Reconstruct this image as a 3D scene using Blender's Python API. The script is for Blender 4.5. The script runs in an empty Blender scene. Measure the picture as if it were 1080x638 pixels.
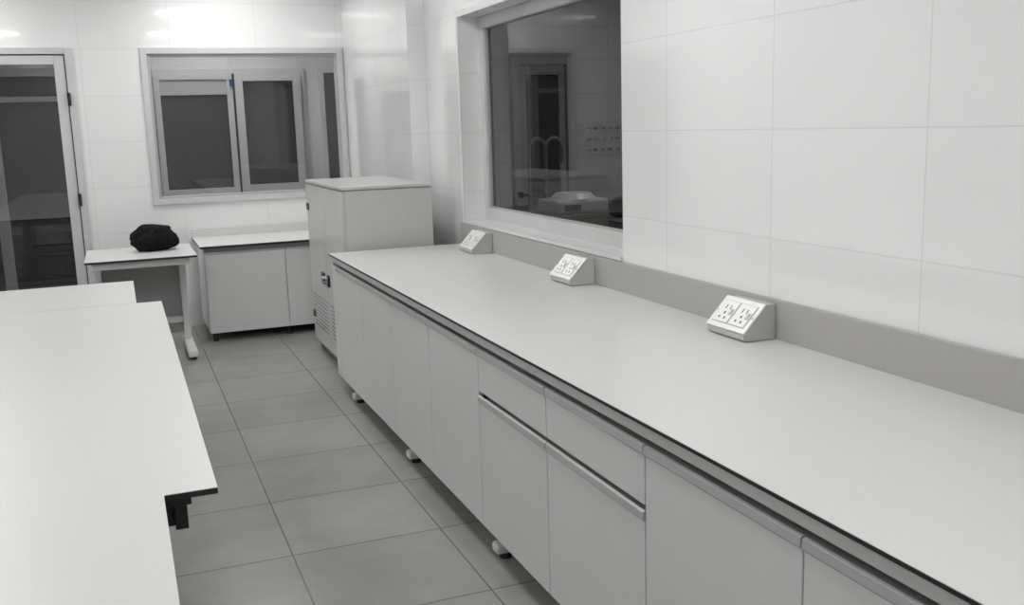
import bpy, bmesh, math, random
from mathutils import Vector, Matrix, noise
random.seed(4)
scene = bpy.context.scene
scene.view_settings.view_transform = 'Standard'
H = 1.62

# ------------------------------------------------------------ materials
def new_mat(name):
    m = bpy.data.materials.new(name); m.use_nodes = True
    return m, m.node_tree.nodes, m.node_tree.links, m.node_tree.nodes['Principled BSDF']

def mat(name, col, rough=0.5, metal=0.0, var=0.03, scale=8.0, spec=0.5, bump=0.0):
    m, N, L, b = new_mat(name)
    b.inputs['Roughness'].default_value = rough
    b.inputs['Metallic'].default_value = metal
    b.inputs['Specular IOR Level'].default_value = spec
    tc = N.new('ShaderNodeTexCoord'); nz = N.new('ShaderNodeTexNoise')
    nz.inputs['Scale'].default_value = scale; nz.inputs['Detail'].default_value = 4
    L.new(tc.outputs['Object'], nz.inputs['Vector'])
    r = N.new('ShaderNodeValToRGB')
    r.color_ramp.elements[0].position = .3; r.color_ramp.elements[1].position = .7
    r.color_ramp.elements[0].color = (*[c*(1-var) for c in col], 1)
    r.color_ramp.elements[1].color = (*[min(1, c*(1+var)) for c in col], 1)
    L.new(nz.outputs['Fac'], r.inputs['Fac']); L.new(r.outputs['Color'], b.inputs['Base Color'])
    if bump:
        bp = N.new('ShaderNodeBump'); bp.inputs['Strength'].default_value = bump
        bp.inputs['Distance'].default_value = .01
        L.new(nz.outputs['Fac'], bp.inputs['Height']); L.new(bp.outputs['Normal'], b.inputs['Normal'])
    return m

def tile_mat(name, axis, c1, c2, mortar, w, h, ou, ov, msize, rough, noise_amt=0.0, coat=0.0, wav=0.0):
    m, N, L, b = new_mat(name)
    tc = N.new('ShaderNodeTexCoord'); sep = N.new('ShaderNodeSeparateXYZ')
    L.new(tc.outputs['Object'], sep.inputs[0])
    comb = N.new('ShaderNodeCombineXYZ')
    def add(sock, off):
        a = N.new('ShaderNodeMath'); a.operation = 'ADD'; a.inputs[1].default_value = off
        L.new(sock, a.inputs[0]); return a.outputs[0]
    u = {'x': 'Y', 'y': 'X', 'z': 'X'}[axis]; v = {'x': 'Z', 'y': 'Z', 'z': 'Y'}[axis]
    L.new(add(sep.outputs[u], -ou + 40*w), comb.inputs[0]); L.new(add(sep.outputs[v], -ov + 40*h), comb.inputs[1])
    br = N.new('ShaderNodeTexBrick'); br.offset = 0.0; br.squash = 1.0
    br.inputs['Scale'].default_value = 1.0
    br.inputs['Brick Width'].default_value = w; br.inputs['Row Height'].default_value = h
    br.inputs['Mortar Size'].default_value = msize; br.inputs['Mortar Smooth'].default_value = 0.3
    br.inputs['Color1'].default_value = (*c1, 1); br.inputs['Color2'].default_value = (*c2, 1)
    br.inputs['Mortar'].default_value = (*mortar, 1)
    L.new(comb.outputs[0], br.inputs['Vector'])
    col = br.outputs['Color']
    if noise_amt:
        nz = N.new('ShaderNodeTexNoise'); nz.inputs['Scale'].default_value = 2.2; nz.inputs['Detail'].default_value = 8
        nz.inputs['Roughness'].default_value = .65
        L.new(tc.outputs['Object'], nz.inputs['Vector'])
        mr = N.new('ShaderNodeMapRange'); mr.inputs['From Min'].default_value = .3; mr.inputs['From Max'].default_value = .7
        mr.inputs['To Min'].default_value = 1-noise_amt; mr.inputs['To Max'].default_value = 1+noise_amt
        L.new(nz.outputs['Fac'], mr.inputs['Value'])
        vm = N.new('ShaderNodeVectorMath'); vm.operation = 'SCALE'
        L.new(col, vm.inputs[0]); L.new(mr.outputs[0], vm.inputs['Scale']); col = vm.outputs[0]
    L.new(col, b.inputs['Base Color'])
    b.inputs['Roughness'].default_value = rough
    b.inputs['Coat Weight'].default_value = coat; b.inputs['Coat Roughness'].default_value = .04
    bp = N.new('ShaderNodeBump'); bp.invert = True; bp.inputs['Strength'].default_value = .3; bp.inputs['Distance'].default_value = .001
    L.new(br.outputs['Fac'], bp.inputs['Height'])
    if wav:
        n2 = N.new('ShaderNodeTexNoise'); n2.inputs['Scale'].default_value = 3.0; n2.inputs['Detail'].default_value = 1
        L.new(tc.outputs['Object'], n2.inputs['Vector'])
        b2 = N.new('ShaderNodeBump'); b2.inputs['Strength'].default_value = wav; b2.inputs['Distance'].default_value = .02
        L.new(n2.outputs['Fac'], b2.inputs['Height']); L.new(b2.outputs['Normal'], bp.inputs['Normal'])
    L.new(bp.outputs['Normal'], b.inputs['Normal'])
    return m

W1 = (.86, .86, .86); W2 = (.845, .845, .845); WM = (.74, .74, .735)
M_wx = tile_mat('glazed_wall_tile_x', 'x', W1, W2, WM, .69, .37, 2.11, 1.21, .0026, .13, coat=.8, wav=.12)
M_wy = tile_mat('glazed_wall_tile_y', 'y', W1, W2, WM, .69, .37, 1.2, 1.21, .0026, .13, coat=.8, wav=.12)
M_floor = tile_mat('floor_tile', 'z', (.300, .297, .283), (.268, .265, .253), (.145, .137, .122), .6, .6, .5, 3.666, .0042, .24, .12)
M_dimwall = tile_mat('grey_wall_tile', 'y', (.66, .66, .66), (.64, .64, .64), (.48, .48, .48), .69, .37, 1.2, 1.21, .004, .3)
M_ceil = mat('ceiling_paint', (.82, .82, .815), .8)
M_lam = mat('light_grey_laminate', (.665, .66, .65), .34, var=.012, scale=60)
M_lamL = mat('off_white_laminate', (.655, .652, .645), .34, var=.012, scale=60)
M_core = mat('black_phenolic_edge', (.018, .018, .018), .4)
M_door = mat('cabinet_white', (.72, .72, .718), .33, var=.015, scale=3)
M_rail = mat('dark_grey_rail', (.10, .10, .10), .45)
M_carc = mat('grey_carcass', (.32, .32, .315), .5)
M_railA = mat('grey_aluminium_rail', (.56, .56, .55), .45, metal=.1)
M_alu = mat('anodised_aluminium', (.47, .47, .465), .5, metal=.12, var=.03)
M_splash = mat('grey_upstand', (.42, .415, .405), .4, var=.015, scale=40)
M_steel = mat('powder_coated_white', (.72, .72, .715), .35)
M_frame = mat('window_frame_white', (.60, .60, .598), .35)
M_plastic = mat('white_plastic', (.80, .80, .79), .28)
M_boxgrey = mat('outlet_housing_grey', (.52, .52, .51), .35)
M_black = mat('black_plastic', (.012, .012, .012), .4)
M_cloth = mat('black_cloth', (.010, .010, .011), .95, var=.3, scale=30, bump=.3, spec=.2)
M_cab = mat('enamelled_grey_metal', (.57, .57, .56), .3, var=.01)
M_dark = mat('dark_glazing', (.05, .052, .052), .06)
M_dkmetal = mat('dim_equipment_grey', (.16, .16, .16), .3)
M_chrome = mat('chrome', (.6, .6, .6), .15, metal=1)
M_blue = mat('blue_label', (.03, .12, .3), .4)

def glass(name, tint, f0):
    # thin single-sheet glazing: transparent + Schlick-weighted mirror, same from both sides
    mg = bpy.data.materials.new(name); mg.use_nodes = True
    N, L = mg.node_tree.nodes, mg.node_tree.links; N.clear()
    o = N.new('ShaderNodeOutputMaterial'); mx = N.new('ShaderNodeMixShader'); t = N.new('ShaderNodeBsdfTransparent')
    g = N.new('ShaderNodeBsdfGlossy'); g.inputs['Roughness'].default_value = .01; g.inputs['Color'].default_value = (.9, .9, .9, 1)
    t.inputs['Color'].default_value = (tint, tint, tint, 1)
    ge = N.new('ShaderNodeNewGeometry'); dt = N.new('ShaderNodeVectorMath'); dt.operation = 'DOT_PRODUCT'
    L.new(ge.outputs['Normal'], dt.inputs[0]); L.new(ge.outputs['Incoming'], dt.inputs[1])
    def mth(op, a, b_=None):
        n = N.new('ShaderNodeMath'); n.operation = op
        for i, q in enumerate((a, b_)):
            if q is None: continue
            if isinstance(q, (int, float)): n.inputs[i].default_value = q
            else: L.new(q, n.inputs[i])
        return n.outputs[0]
    c = mth('ABSOLUTE', dt.outputs['Value']); c = mth('SUBTRACT', 1.0, c); c = mth('POWER', c, 5.0)
    c = mth('MULTIPLY', c, 1-f0); c = mth('ADD', c, f0)
    L.new(c, mx.inputs[0]); L.new(t.outputs[0], mx.inputs[1]); L.new(g.outputs[0], mx.inputs[2]); L.new(mx.outputs[0], o.inputs[0])
    return mg
M_glass = glass('window_glass', .66, .10)
M_glassT = glass('tinted_window_glass', .50, .06)

def emis(name, s, col=(1, .998, .992)):
    m = bpy.data.materials.new(name); m.use_nodes = True
    b = m.node_tree.nodes['Principled BSDF']
    b.inputs['Emission Color'].default_value = (*col, 1); b.inputs['Emission Strength'].default_value = s
    return m
M_led = emis('led_diffuser', 16.0)
M_corrfill = emis('added_corridor_fill', 19.0)  # glow of an added fill panel that brightens the corridor
M_annexfill = emis('added_annex_fill', 22.0)  # glow of an added fill panel that brightens the annex

# ------------------------------------------------------------ helpers
def finish(bm, name, m, parent, org, smooth=False, recalc=True):
    me = bpy.data.meshes.new(name)
    bmesh.ops.translate(bm, verts=bm.verts, vec=-Vector(org))
    if recalc: bmesh.ops.recalc_face_normals(bm, faces=bm.faces)
    bm.to_mesh(me); bm.free()
    ob = bpy.data.objects.new(name, me); scene.collection.objects.link(ob)
    me.materials.append(m)
    if smooth:
        for p in me.polygons: p.use_smooth = True
    if parent is not None: ob.parent = parent
    else: ob.location = org
    return ob

def add_box(bm, b, bev=0.0, seg=2):
    x0, x1, y0, y1, z0, z1 = b
    r = bmesh.ops.create_cube(bm, size=1.0)
    vs = r['verts']
    for v in vs:
        v.co = Vector(((x0+x1)/2+v.co.x*(x1-x0), (y0+y1)/2+v.co.y*(y1-y0), (z0+z1)/2+v.co.z*(z1-z0)))
    if bev:
        es = list({e for v in vs for e in v.link_edges})
        bmesh.ops.bevel(bm, geom=es, offset=bev, segments=seg, affect='EDGES', profile=.5)

class Thing:
    def __init__(s, name, org):
        s.org = Vector(org); s.e = bpy.data.objects.new(name, None); s.e.empty_display_size = .1
        s.e.location = org; scene.collection.objects.link(s.e)
    def boxes(s, name, bl, m, bev=0.0, seg=2):
        bm = bmesh.new()
        for b in bl: add_box(bm, b, bev, seg)
        return finish(bm, name, m, s.e, s.org)
    def quad(s, name, pts, m):
        bm = bmesh.new(); bm.faces.new([bm.verts.new(p) for p in pts])
        return finish(bm, name, m, s.e, s.org, recalc=False)
    def prism(s, name, prof, y0, y1, m, axis='y', bev=0):
        bm = bmesh.new()
        a = [bm.verts.new((p[0], y0, p[1])) for p in prof]; c = [bm.verts.new((p[0], y1, p[1])) for p in prof]
        bm.faces.new(a); bm.faces.new(c[::-1]); n = len(a)
        for i in range(n): bm.faces.new((a[i], a[(i+1) % n], c[(i+1) % n], c[i]))
        if bev: bmesh.ops.bevel(bm, geom=list(bm.edges), offset=bev, segments=2, affect='EDGES')
        return finish(bm, name, m, s.e, s.org)
    def cyl(s, name, c, r, d, m, axis='z', r2=None, seg=24):
        bm = bmesh.new()
        bmesh.ops.create_cone(bm, cap_ends=True, segments=seg, radius1=r, radius2=r if r2 is None else r2, depth=d)
        R = {'z': Matrix(), 'x': Matrix.Rotation(math.pi/2, 4, 'Y'), 'y': Matrix.Rotation(math.pi/2, 4, 'X')}[axis]
        bmesh.ops.transform(bm, verts=bm.verts, matrix=Matrix.Translation(c) @ R)
        return finish(bm, name, m, s.e, s.org)
    def tube(s, name, pts, r, m):
        cu = bpy.data.curves.new(name, 'CURVE'); cu.dimensions = '3D'; cu.bevel_depth = r; cu.bevel_resolution = 4
        sp = cu.splines.new('POLY'); sp.points.add(len(pts)-1)
        for i, p in enumerate(pts): sp.points[i].co = (*(Vector(p)-s.org), 1)
        ob = bpy.data.objects.new(name, cu); scene.collection.objects.link(ob); cu.materials.append(m); ob.parent = s.e
        return ob

def shell(name, bl, m):
    bm = bmesh.new()
    for b in bl: add_box(bm, b)
    return finish(bm, name, m, None, (0, 0, 0))

# ------------------------------------------------------------ room shell
CZ = 3.0
XL, YF = -2.8, -1.6
XR, YB = 2.07, 8.75
shell('floor', [(XL-.2, 7.2, YF-.2, 11.0, -.1, 0)], M_floor)
shell('ceiling', [(XL-.2, 7.2, YF-.2, 11.0, CZ, CZ+.1)], M_ceil)
shell('wall_left', [(XL-.2, XL, YF, 10.95, 0, CZ)], M_wx)
shell('wall_front', [(XL-.2, XR+.2, YF-.2, YF, 0, CZ)], M_wy)
WY0, WY1, WZ0, WZ1 = 3.87, 6.0, 1.02, 2.29
shell('wall_right', [(XR, XR+.2, YF, WY0, 0, CZ), (XR, XR+.2, WY1, 6.74, 0, CZ), (1.945, XR+.2, 6.74, YB, 0, CZ),
                     (XR, XR+.2, WY0, WY1, 0, WZ0), (XR, XR+.2, WY0, WY1, WZ1, CZ)], M_wx)
BZ0, BZ1 = 1.05, 2.33
DX0, DX1 = -1.26, -.24
BX0, BX1 = .27, 1.93
shell('wall_back', [(XL, DX0, YB, YB+.15, 0, CZ), (DX0, DX1, YB, YB+.15, BZ1, CZ), (DX1, BX0, YB, YB+.15, 0, CZ),
                    (BX0, BX1, YB, YB+.15, 0, BZ0), (BX0, BX1, YB, YB+.15, BZ1, CZ), (BX1, XR+.2, YB, YB+.15, 0, CZ)], M_wy)

# window in the right wall
w = Thing('window_1', (2.23, 4.93, 1.02))
fx0, fx1 = 2.20, 2.255
w.boxes('frame', [(fx0, fx1, WY0, WY0+.07, WZ0, WZ1), (fx0, fx1, WY1-.07, WY1, WZ0, WZ1),
                  (fx0, fx1, WY0+.07, WY1-.07, WZ0, WZ0+.08), (fx0, fx1, WY0+.07, WY1-.07, WZ1-.07, WZ1)], M_frame, .004)
w.boxes('glazing_bead', [(fx0+.012, fx0+.03, WY1-.085, WY1-.07, WZ0+.08, WZ1-.07), (fx0+.012, fx0+.03, WY0+.07, WY1-.07, WZ0+.08, WZ0+.092)], M_alu)
gy0, gy1, gz0, gz1 = WY0+.06, WY1-.06, WZ0+.07, WZ1-.06
w.quad('glass', [(2.23, gy0, gz0), (2.23, gy0, gz1), (2.23, gy1, gz1), (2.23, gy1, gz0)], M_glassT)
tr = Thing('trim_1', (2.06, 4.93, 1.02))
tr.boxes('architrave', [(2.06, 2.0705, WY1, WY1+.035, WZ0-.01, WZ1+.035), (2.06, 2.0705, WY0, WY1, WZ1, WZ1+.035), (2.055, 2.20, WY0+.002, WY1-.002, WZ0-.012, WZ0+.006)], M_steel, .001)

# window in the back wall
w = Thing('window_2', (1.1, YB, BZ0))
def rectframe(t_, name, x0, x1, z0, z1, y0, y1, wd, m, bev=.003):
    t_.boxes(name, [(x0, x0+wd, y0, y1, z0, z1), (x1-wd, x1, y0, y1, z0, z1), (x0+wd, x1-wd, y0, y1, z0, z0+wd), (x0+wd, x1-wd, y0, y1, z1-wd, z1)], m, bev)
rectframe(w, 'frame', BX0, BX1, BZ0, BZ1, YB-.02, YB+.06, .05, M_frame)
rectframe(w, 'inner_bead', BX0+.05, BX1-.05, BZ0+.05, BZ1-.05, YB+.005, YB+.04, .022, M_alu)
yy = YB+.022
w.quad('glass', [(BX0+.06, yy, BZ0+.06), (BX1-.06, yy, BZ0+.06), (BX1-.06, yy, BZ1-.06), (BX0+.06, yy, BZ1-.06)], M_glass)

# glazed door
d = Thing('door_1', ((DX0+DX1)/2, YB, 0))
d.boxes('frame', [(DX0, DX0+.05, YB-.02, YB+.1, 0, BZ1), (DX1-.05, DX1, YB-.02, YB+.1, 0, BZ1), (DX0+.05, DX1-.05, YB-.02, YB+.1, BZ1-.05, BZ1)], M_frame, .003)
d.boxes('leaf', [(DX0+.058, DX0+.135, YB-.005, YB+.04, .01, BZ1-.058), (DX1-.135, DX1-.058, YB-.005, YB+.04, .01, BZ1-.058),
                 (DX0+.135, DX1-.135, YB-.005, YB+.04, BZ1-.13, BZ1-.058), (DX0+.135, DX1-.135, YB-.005, YB+.04, .01, .12)], M_frame, .004)
d.boxes('seal', [(DX0+.05, DX0+.058, YB+.005, YB+.03, .01, BZ1-.05), (DX1-.058, DX1-.05, YB+.005, YB+.03, .01, BZ1-.05), (DX0+.058, DX1-.058, YB+.005, YB+.03, BZ1-.058, BZ1-.05)], M_black)
yy = YB+.017
d.quad('glass', [(DX0+.13, yy, .1), (DX1-.13, yy, .1), (DX1-.13, yy, BZ1-.12), (DX0+.13, yy, BZ1-.12)], M_glass)
d.boxes('hinges', [(DX1-.06, DX1-.035, YB-.035, YB-.005, z, z+.10) for z in (.25, 1.08, 1.88)], M_black, .004)
d.boxes('handle', [(DX0+.08, DX0+.11, YB-.05, YB, 1.0, 1.03), (DX0+.08, DX0+.2, YB-.06, YB-.045, 1.0, 1.03)], M_alu, .003)

# ------------------------------------------------------------ corridor behind the back wall
shell('wall_corridor', [(XL, 7.0, 10.75, 10.9, 0, CZ)], M_wy)
shell('wall_corridor_side', [(2.75, 2.9, 8.9, 10.75, 0, CZ)], M_wx)
fw = Thing('window_3', (1.16, 10.75, 1.0))
fw.boxes('dark_panes', [(.42, 1.90, 10.735, 10.74, 1.0, 2.24)], M_dark)
rectframe(fw, 'outer_frame', .38, 1.94, .96, 2.28, 10.70, 10.75, .05, M_steel)
rectframe(fw, 'left_sash', .43, 1.20, 1.01, 2.23, 10.68, 10.71, .06, M_steel)
rectframe(fw, 'right_sash', 1.22, 1.89, 1.01, 2.23, 10.65, 10.68, .08, M_steel)
fw.boxes('sash_rail', [(.49, 1.14, 10.70, 10.72, 2.02, 2.17)], M_cab, .003)
fw.boxes('sash_lock', [(1.17, 1.2, 10.63, 10.68, 2.1, 2.17)], M_blue, .003)
fw = Thing('window_4', (2.4, 10.75, 1.0))
fw.boxes('dark_pane', [(2.12, 2.66, 10.735, 10.74, 1.0, 2.24)], M_dark)
rectframe(fw, 'outer_frame', 2.10, 2.70, .96, 2.28, 10.70, 10.75, .05, M_steel)
fd = Thing('door_2', (-.95, 10.75, 0))
fd.boxes('dark_panes', [(-2.0, -.15, 10.735, 10.74, .0, 2.24)], M_dark)
fd.boxes('frame', [(-2.05, -1.98, 10.69, 10.75, 0, 2.3), (-.17, -.1, 10.69, 10.75, 0, 2.3), (-1.98, -.17, 10.69, 10.75, 2.22, 2.3), (-1.98, -.17, 10.69, 10.75, 1.98, 2.03), (-1.1, -1.0, 10.69, 10.75, 0, 2.22)], M_frame, .003)

# ------------------------------------------------------------ room seen through the side window
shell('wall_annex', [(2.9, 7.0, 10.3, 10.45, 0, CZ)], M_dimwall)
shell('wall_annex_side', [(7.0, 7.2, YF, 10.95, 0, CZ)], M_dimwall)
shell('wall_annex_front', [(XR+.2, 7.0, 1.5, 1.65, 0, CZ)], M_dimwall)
ad = Thing('door_3', (4.5, 10.3, 0))
ax0, ax1 = 4.12, 4.86
ad.boxes('frame', [(ax0, ax0+.08, 10.22, 10.3, 0, 2.35), (ax1-.08, ax1, 10.22, 10.3, 0, 2.35), (ax0+.08, ax1-.08, 10.22, 10.3, 2.27, 2.35)], M_steel, .004)
ad.boxes('leaf', [(ax0+.09, ax0+.17, 10.25, 10.29, 0, 2.26), (ax1-.17, ax1-.09, 10.25, 10.29, 0, 2.26), (ax0+.17, ax1-.17, 10.25, 10.29, 2.16, 2.26), (ax0+.17, ax1-.17, 10.25, 10.29, 0, .2)], M_frame, .003)
ad.boxes('seal', [(ax0+.08, ax0+.09, 10.26, 10.28, 0, 2.27), (ax1-.09, ax1-.08, 10.26, 10.28, 0, 2.27)], M_black)
ad.boxes('dark_pane', [(ax0+.16, ax1-.16, 10.27, 10.28, .19, 2.17)], M_dark)
rk = Thing('drying_rack', (5.3, 10.2, 1.25))
rk.boxes('board', [(4.98, 5.75, 10.25, 10.275, 1.25, 1.62)], M_cab, .004)
rk.boxes('pegs', [(5.02+i*.09, 5.035+i*.09, 10.16, 10.25, 1.3+j*.12, 1.33+j*.12) for i in range(8) for j in range(3)], M_black)
ab = Thing('sink_bench', (3.9, 7.9, 0))
ab.boxes('worktop', [(3.0, 5.2, 7.4, 8.6, .845, .87)], M_rail, .003)
ab.boxes('carcass', [(3.05, 5.15, 7.45, 8.55, .08, .845)], M_rail)
ab.boxes('cupboard_doors', [(3.07+i*.52, 3.57+i*.52, 7.435, 7.45, .1, .82) for i in range(4)], M_dkmetal, .002)
ab.boxes('plinth', [(3.08, 5.12, 7.5, 8.5, 0, .08)], M_black)
for k, xx in enumerate((3.36, 3.52)):
    fa = Thing('gooseneck_faucet', (xx, 8.0, .87))
    pts = [(xx, 8.0, .87), (xx, 8.0, 1.4)]
    for i in range(9):
        a = math.pi*i/8
        pts.append((xx+.08-.08*math.cos(a), 8.0, 1.4+.1*math.sin(a)))
    pts.append((xx+.16, 8.0, 1.28))
    fa.tube('spout', pts, .016, M_dkmetal)
    fa.cyl('base', (xx, 8.0, .90), .03, .06, M_dkmetal)
    fa.boxes('valves', [(xx-.09, xx+.09, 7.99, 8.01, 1.0, 1.025), (xx-.1, xx-.07, 7.97, 8.03, .99, 1.04), (xx+.07, xx+.1, 7.97, 8.03, .99, 1.04)], M_black, .004)
ce = Thing('benchtop_centrifuge', (3.62, 7.65, .87))
ce.boxes('body', [(3.36, 3.86, 7.45, 7.85, .871, .99)], M_cab, .03, 4)
ce.cyl('lid', (3.61, 7.65, 1.015), .2, .05, M_steel, r2=.15, seg=40)
ce.boxes('display', [(3.44, 3.59, 7.442, 7.45, .90, .95)], M_black)
ac = Thing('tall_storage_cabinet', (6.35, 9.8, 0))
ac.boxes('body', [(5.9, 6.8, 9.5, 10.1, .06, 1.5)], M_dkmetal, .005)
ac.boxes('doors', [(5.92, 6.345, 9.48, 9.5, .1, 1.46), (6.355, 6.78, 9.48, 9.5, .1, 1.46)], M_cab, .003)
ac.boxes('plinth', [(5.93, 6.77, 9.52, 10.0, 0, .06)], M_black)

# ------------------------------------------------------------ right lab bench
BT = .87
FX = 1.18
b = Thing('lab_bench', (1.6, 3.2, 0))
Y0, Y1 = -.45, 6.07
b.boxes('worktop_core', [(FX, XR-.002, Y0, Y1, BT-.011, BT-.0015)], M_core, .001)
b.boxes('worktop_surface', [(FX+.001, XR-.002, Y0+.001, Y1-.001, BT-.002, BT)], M_lam)
b.boxes('upstand', [(2.05, XR-.001, Y0, Y1, BT, BT+.135)], M_splash, .001)
b.boxes('carcass', [(FX+.05, 2.0, Y0+.03, Y1-.02, .11, BT-.014)], M_carc)
b.boxes('side_panel', [(FX+.02, 2.0, Y1-.02, Y1-.005, .10, BT-.014)], M_door, .001)
b.boxes('top_rail', [(FX+.006, FX+.052, Y0+.03, Y1-.02, BT-.044, BT-.0115)], M_railA, .002)
seams = [1.493 + .6335*k for k in range(-3, 8)]   # -.41 .. 5.93
doors, lips, drawers = [], [], []
for i in range(len(seams)-1):
    a, c = seams[i]+.003, seams[i+1]-.003
    lips.append((a, c, .776))
    if 1 <= i-3 <= 2:
        drawers.append((FX+.014, FX+.034, a, c, .638, .776)); lips.append((a, c, .594))
        doors.append((FX+.014, FX+.034, a, c, .10, .594))
    else:
        doors.append((FX+.014, FX+.034, a, c, .10, .776))
doors.append((FX+.014, FX+.034, 5.9305, Y1-.006, .10, .80))
b.boxes('doors', doors, M_door, .0015)
b.boxes('drawer_fronts', drawers, M_door, .0015)
bm = bmesh.new()
for (a, c, z) in lips:
    prof = [(FX+.036, z), (FX+.010, z), (FX+.007, z+.004), (FX+.009, z+.024), (FX+.016, z+.028), (FX+.021, z+.026), (FX+.018, z+.010), (FX+.036, z+.010)]
    va = [bm.verts.new((p[0], a, p[1])) for p in prof]; vc = [bm.verts.new((p[0], c, p[1])) for p in prof]
    bm.faces.new(va); bm.faces.new(vc[::-1])
    for i in range(len(prof)):
        j = (i+1) % len(prof); bm.faces.new((va[i], va[j], vc[j], vc[i]))
finish(bm, 'grip_profiles', M_alu, b.e, b.org)
fy = [5.69, 4.50, 3.30, 2.10, .9, -.2]
for i, y in enumerate(fy):
    b.boxes('foot_%d' % i, [(1.20, 1.95, y-.03, y+.03, .022, .062)], M_steel, .012, 3)
    b.boxes('foot_post_%d' % i, [(1.50, 1.56, y-.025, y+.025, .06, .112)], M_steel, .003)
    b.cyl('leveller_%d' % i, (1.245, y, .011), .024, .022, M_black)
    b.cyl('leveller_rear_%d' % i, (1.9, y, .011), .024, .022, M_black)

# ------------------------------------------------------------ power outlets
def outlet(y0):
    y1 = y0+.22; yc = (y0+y1)/2
    t = Thing('power_outlet', (1.99, yc, BT))
    xb = 2.0495
    P0 = Vector((1.918, 0, BT+.028)); P1 = Vector((2.008, 0, BT+.122))
    t.prism('housing', [(xb, BT+.001), (1.93, BT+.001), (1.918, BT+.008), (P0.x, P0.z), (P1.x, P1.z), (xb, P1.z)], y0, y1, M_boxgrey, bev=.0025)
    v = (P1-P0).normalized(); u = Vector((0, -1, 0)); n = Vector((-v.z, 0, v.x)); mid = (P0+P1)/2 + Vector((0, yc, 0))
    M = Matrix(((u.x, v.x, n.x, mid.x), (u.y, v.y, n.y, mid.y), (u.z, v.z, n.z, mid.z), (0, 0, 0, 1)))
    def local(name, bl, m, bev=0):
        bm = bmesh.new()
        for q in bl: add_box(bm, q, bev)
        bmesh.ops.transform(bm, verts=bm.verts, matrix=M)
        finish(bm, name, m, t.e, t.org)
    local('face_plate', [(-.114, .114, -.066, .066, -.001, .006)], M_plastic, .003)
    local('modules', [(-.094, -.004, -.045, .045, .006, .010), (.004, .094, -.045, .045, .006, .010)], M_plastic, .002)
    holes, sw = [], []
    for cx in (-.049, .049):
        holes += [(cx-.015, cx-.010, .010, .026, .0095, .0105), (cx+.010, cx+.015, .010, .026, .0095, .0105),
                  (cx-.004, cx+.004, -.012, -.002, .0095, .0105), (cx-.019, cx-.012, -.032, -.022, .0095, .0105), (cx+.012, cx+.019, -.032, -.022, .0095, .0105)]
        sw += [(cx+.024, cx+.038, -.012, .012, .010, .014)]
    local('socket_holes', holes, M_black); local('rocker_switches', sw, M_boxgrey, .001)
    local('module_gap', [(-.0965, .0965, -.0475, .0475, .0055, .0066)], M_boxgrey)
    local('screws', [(-.108, -.100, -.004, .004, .006, .0075), (.100, .108, -.004, .004, .006, .0075)], M_alu, .001)
for y in (2.735, 4.115, 5.475): outlet(y)

# ------------------------------------------------------------ metal equipment cabinet behind the bench
c = Thing('metal_equipment_cabinet', (1.6, 6.75, 0))
cx0, cx1, cy0, cy1, ch = 1.315, 1.885, 6.13, 7.38, 1.27
c.boxes('body', [(cx0, cx1, cy0, cy1, .06, ch-.025)], M_cab, .003)
c.boxes('top', [(cx0-.018, cx1+.003, cy0-.005, cy1+.005, ch-.022, ch)], M_cab, .004)
c.boxes('front_doors', [(cx0-.018, cx0-.001, cy0+.004, (cy0+cy1)/2-.003, .08, ch-.03), (cx0-.018, cx0-.001, (cy0+cy1)/2+.003, cy1-.004, .08, ch-.03)], M_cab, .002)
vents = []
for (a0, a1) in ((6.22, 6.66), (6.84, 7.3)):
    n = 9
    for i in range(n):
        yy = a0+(a1-a0)*i/(n-1)
        for j in range(9):
            z = .20+j*.028
            vents.append((cx0-.0195, cx0-.0175, yy-.015, yy+.015, z, z+.008))
c.boxes('vent_slots', vents, M_rail)
c.cyl('lock', (cx0-.035, 6.80, .60), .026, .034, M_chrome, 'x')
c.boxes('latch', [(cx0-.032, cx0-.018, 6.83, 6.91, .56, .64), (cx0-.032, cx0-.018, 6.67, 6.72, .56, .64)], M_black, .003)
c.boxes('hinges', [(cx0-.026, cx0-.016, cy1-.09, cy1-.02, z, z+.05) for z in (.25, 1.05)], M_black)
c.boxes('base', [(cx0+.02, cx1-.02, cy0+.02, cy1-.02, .0, .06)], M_rail)

# ------------------------------------------------------------ base cabinet under the back window
s = Thing('base_cabinet', (1.2, 8.35, 0))
h = .765
sx = .55
s.boxes('worktop_core', [(sx, 1.93, 7.93, YB-.002, h-.018, h-.002)], M_core, .001)
s.boxes('worktop_surface', [(sx+.001, 1.929, 7.931, YB-.002, h-.002, h)], M_lam)
s.boxes('carcass', [(sx+.03, 1.91, 7.98, 8.72, .07, h-.018)], M_door)
s.boxes('rail', [(sx+.03, 1.91, 7.975, 7.98, h-.06, h-.018)], M_carc)
s.boxes('grip_profiles', [(sx+.035, 1.197, 7.952, 7.97, h-.07, h-.055), (1.203, 1.90, 7.952, 7.97, h-.07, h-.055)], M_alu, .002)
s.boxes('doors', [(sx+.033, 1.197, 7.958, 7.976, .07, h-.07), (1.203, 1.905, 7.958, 7.976, .07, h-.07)], M_door, .0015)
for i, (x, y) in enumerate(((.62, 8.0), (1.2, 8.0), (1.86, 8.0), (.62, 8.66), (1.86, 8.66))):
    s.cyl('leg_%d' % i, (x, y, .035), .02, .07, M_black)
s.boxes('wall_upstand', [(sx, 1.93, YB-.02, YB-.002, h, h+.07)], M_lam, .001)

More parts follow.
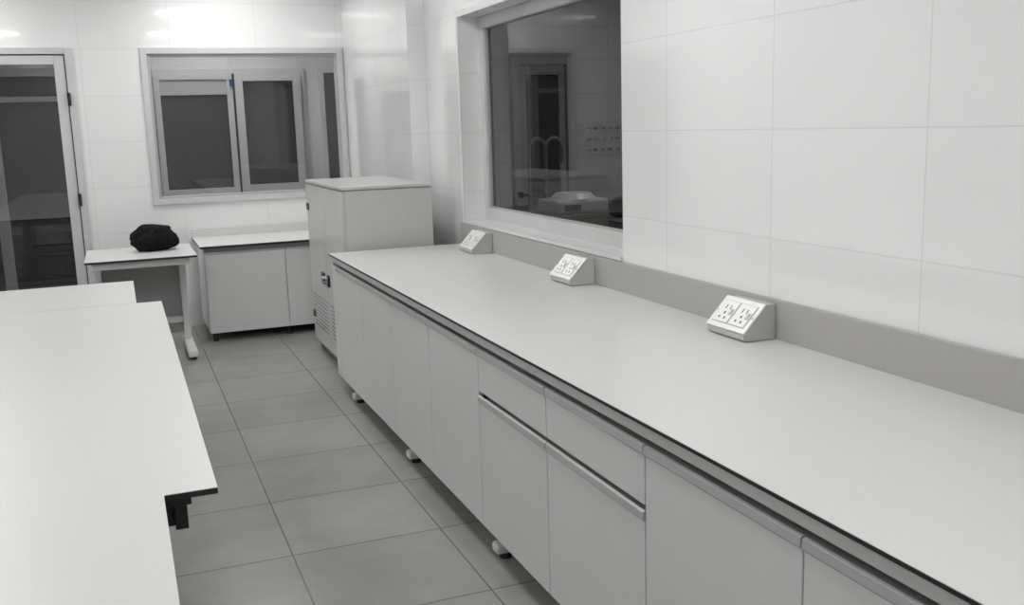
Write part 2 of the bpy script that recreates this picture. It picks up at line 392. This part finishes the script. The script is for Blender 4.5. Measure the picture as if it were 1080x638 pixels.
# ------------------------------------------------------------ tables with C-frame legs
def table(x0, x1, y0, y1, h, m):
    t = Thing('lab_table', ((x0+x1)/2, (y0+y1)/2, 0))
    t.boxes('top_core', [(x0, x1, y0, y1, h-.016, h-.002)], M_core)
    t.boxes('top_surface', [(x0, x1, y0, y1, h-.002, h)], m)
    return t
t = table(-.26, .485, 7.33, 8.15, .775, M_lamL)
hh = .775-.016
t.boxes('apron', [(-.22, .44, 7.37, 7.41, hh-.05, hh), (-.22, .44, 8.06, 8.10, hh-.05, hh), (-.22, -.18, 7.41, 8.06, hh-.05, hh), (.40, .44, 7.41, 8.06, hh-.05, hh)], M_steel, .003)
t.boxes('uprights', [(-.22, -.17, 7.86, 7.93, .07, hh-.05), (.38, .43, 7.86, 7.93, .07, hh-.05)], M_steel, .004)
t.boxes('modesty_panel', [(-.17, .38, 7.905, 7.92, .12, hh-.06)], M_carc, .002)
t.boxes('side_rails', [(-.17, .38, 7.88, 7.905, .20, .25)], M_steel, .004)
t.boxes('feet', [(-.23, -.16, 7.38, 8.05, .02, .07), (.37, .44, 7.38, 8.05, .02, .07)], M_steel, .012, 3)
for i, (x, y) in enumerate(((-.195, 7.43), (.405, 7.43), (-.195, 8.0), (.405, 8.0))): t.cyl('leveller_%d' % i, (x, y, .0105), .022, .021, M_black)

LH = .80
def ltable(x0, x1, y0, y1, cap):
    t = table(x0, x1, y0, y1, LH, M_lamL)
    hh = LH-.016
    t.boxes('long_rails', [(x1-.13, x1-.09, y0+.10, y1-.06, hh-.07, hh), (x0+.09, x0+.13, y0+.10, y1-.06, hh-.07, hh)], M_steel, .003)
    t.boxes('cross_rails', [(x0+.13, x1-.13, y0+.14, y0+.18, hh-.07, hh), (x0+.13, x1-.13, y1-.14, y1-.10, hh-.07, hh)], M_steel, .003)
    if cap:
        t.boxes('rail_end_bracket', [(x1-.135, x1-.06, y0+.015, y0+.10, hh-.022, hh), (x1-.135, x1-.128, y0+.03, y0+.10, hh-.09, hh-.022),
                                     (x1-.10, x1-.07, y0+.04, y0+.10, hh-.09, hh-.022), (x1-.128, x1-.10, y0+.07, y0+.10, hh-.09, hh-.022)], M_black, .002)
    ly = [y0+.35, y1-.25] if (y1-y0) > 1.2 else [y0+.2, y1-.2]
    for i, y in enumerate(ly):
        for j, x in enumerate((x0+.12, x1-.25)):
            t.boxes('leg_%d_%d' % (i, j), [(x-.03, x+.03, y-.02, y+.02, .06, hh-.07)], M_steel, .004)
        t.boxes('foot_%d' % i, [(x0+.05, x1-.15, y-.03, y+.03, .02, .06)], M_steel, .01, 3)
        t.boxes('top_bearer_%d' % i, [(x0+.05, x1-.13, y-.02, y+.02, hh-.07, hh-.002)], M_steel, .003)
        for j, x in enumerate((x0+.1, x1-.2)): t.cyl('leveller_%d_%d' % (i, j), (x, y, .0105), .022, .021, M_black)
ltable(-1.35, .034, .75, 2.3199, False)
ltable(-1.35, .154, 2.32, 5.21, True)
ltable(-1.35, .036, 5.213, 6.05, False)

# ------------------------------------------------------------ black cloth bag
bm = bmesh.new()
bmesh.ops.create_icosphere(bm, subdivisions=6, radius=1)
for v in bm.verts:
    p = v.co.copy()
    n1 = noise.noise(p*1.3+Vector((3, 1, 7))); n2 = noise.noise(p*2.6); n3 = abs(noise.noise(Vector((p.x*5+9, p.y*5, p.z*2))))
    r = 1+.18*n1+.10*n2-.12*n3
    q = Vector((p.x*.17*r, p.y*.14*r, p.z*.108*r))
    q.z += .085
    if q.z < .035:            # flares out where it rests on the table
        f = (.035-q.z)/.06; q.x *= 1+.05*f; q.y *= 1+.05*f
    if q.z < .002: q.z = .002
    v.co = q + Vector((.225, 7.85, .775))
cl = finish(bm, 'black_cloth_bag', M_cloth, None, (.225, 7.85, .775), True)

# ------------------------------------------------------------ ceiling lights
def panel(x, y, m, sx=.3, sy=.3):
    t = Thing('ceiling_light_panel', (x, y, CZ))
    t.boxes('housing', [(x-sx-.015, x+sx+.015, y-sy-.015, y-sy, CZ-.02, CZ), (x-sx-.015, x+sx+.015, y+sy, y+sy+.015, CZ-.02, CZ),
                        (x-sx-.015, x-sx, y-sy, y+sy, CZ-.02, CZ), (x+sx, x+sx+.015, y-sy, y+sy, CZ-.02, CZ)], M_frame)
    t.boxes('diffuser', [(x-sx, x+sx, y-sy, y+sy, CZ-.012, CZ-.002)], m)
for y in (7.9, 5.4, 2.9, .4):
    for x in (.9, -1.3): panel(x, y, M_led)
panel(1.0, 9.7, M_corrfill); panel(4.5, 7.0, M_annexfill)  # both panels are added fill for corridor and annex, not known fixtures

# world
wd = bpy.data.worlds.new('world'); scene.world = wd; wd.use_nodes = True
wd.node_tree.nodes['Background'].inputs[0].default_value = (.01, .01, .012, 1)

# ------------------------------------------------------------ camera
cam = bpy.data.cameras.new('camera'); co = bpy.data.objects.new('camera', cam); scene.collection.objects.link(co)
yv = Vector((-.3725, .1536, -.9153)); xv = Vector((.9276, .0938, -.3616)); zv = xv.cross(yv).normalized(); yv = zv.cross(xv).normalized()
right = Vector((xv.x, yv.x, zv.x)); up = Vector((xv.y, yv.y, zv.y)); back = Vector((xv.z, yv.z, zv.z))
R = Matrix((right, up, back)).transposed()
co.matrix_world = Matrix.Translation((0, 0, H)) @ R.to_4x4()
cam.sensor_width = 36; cam.lens = 36*1037/1080; cam.clip_start = .02
scene.camera = co
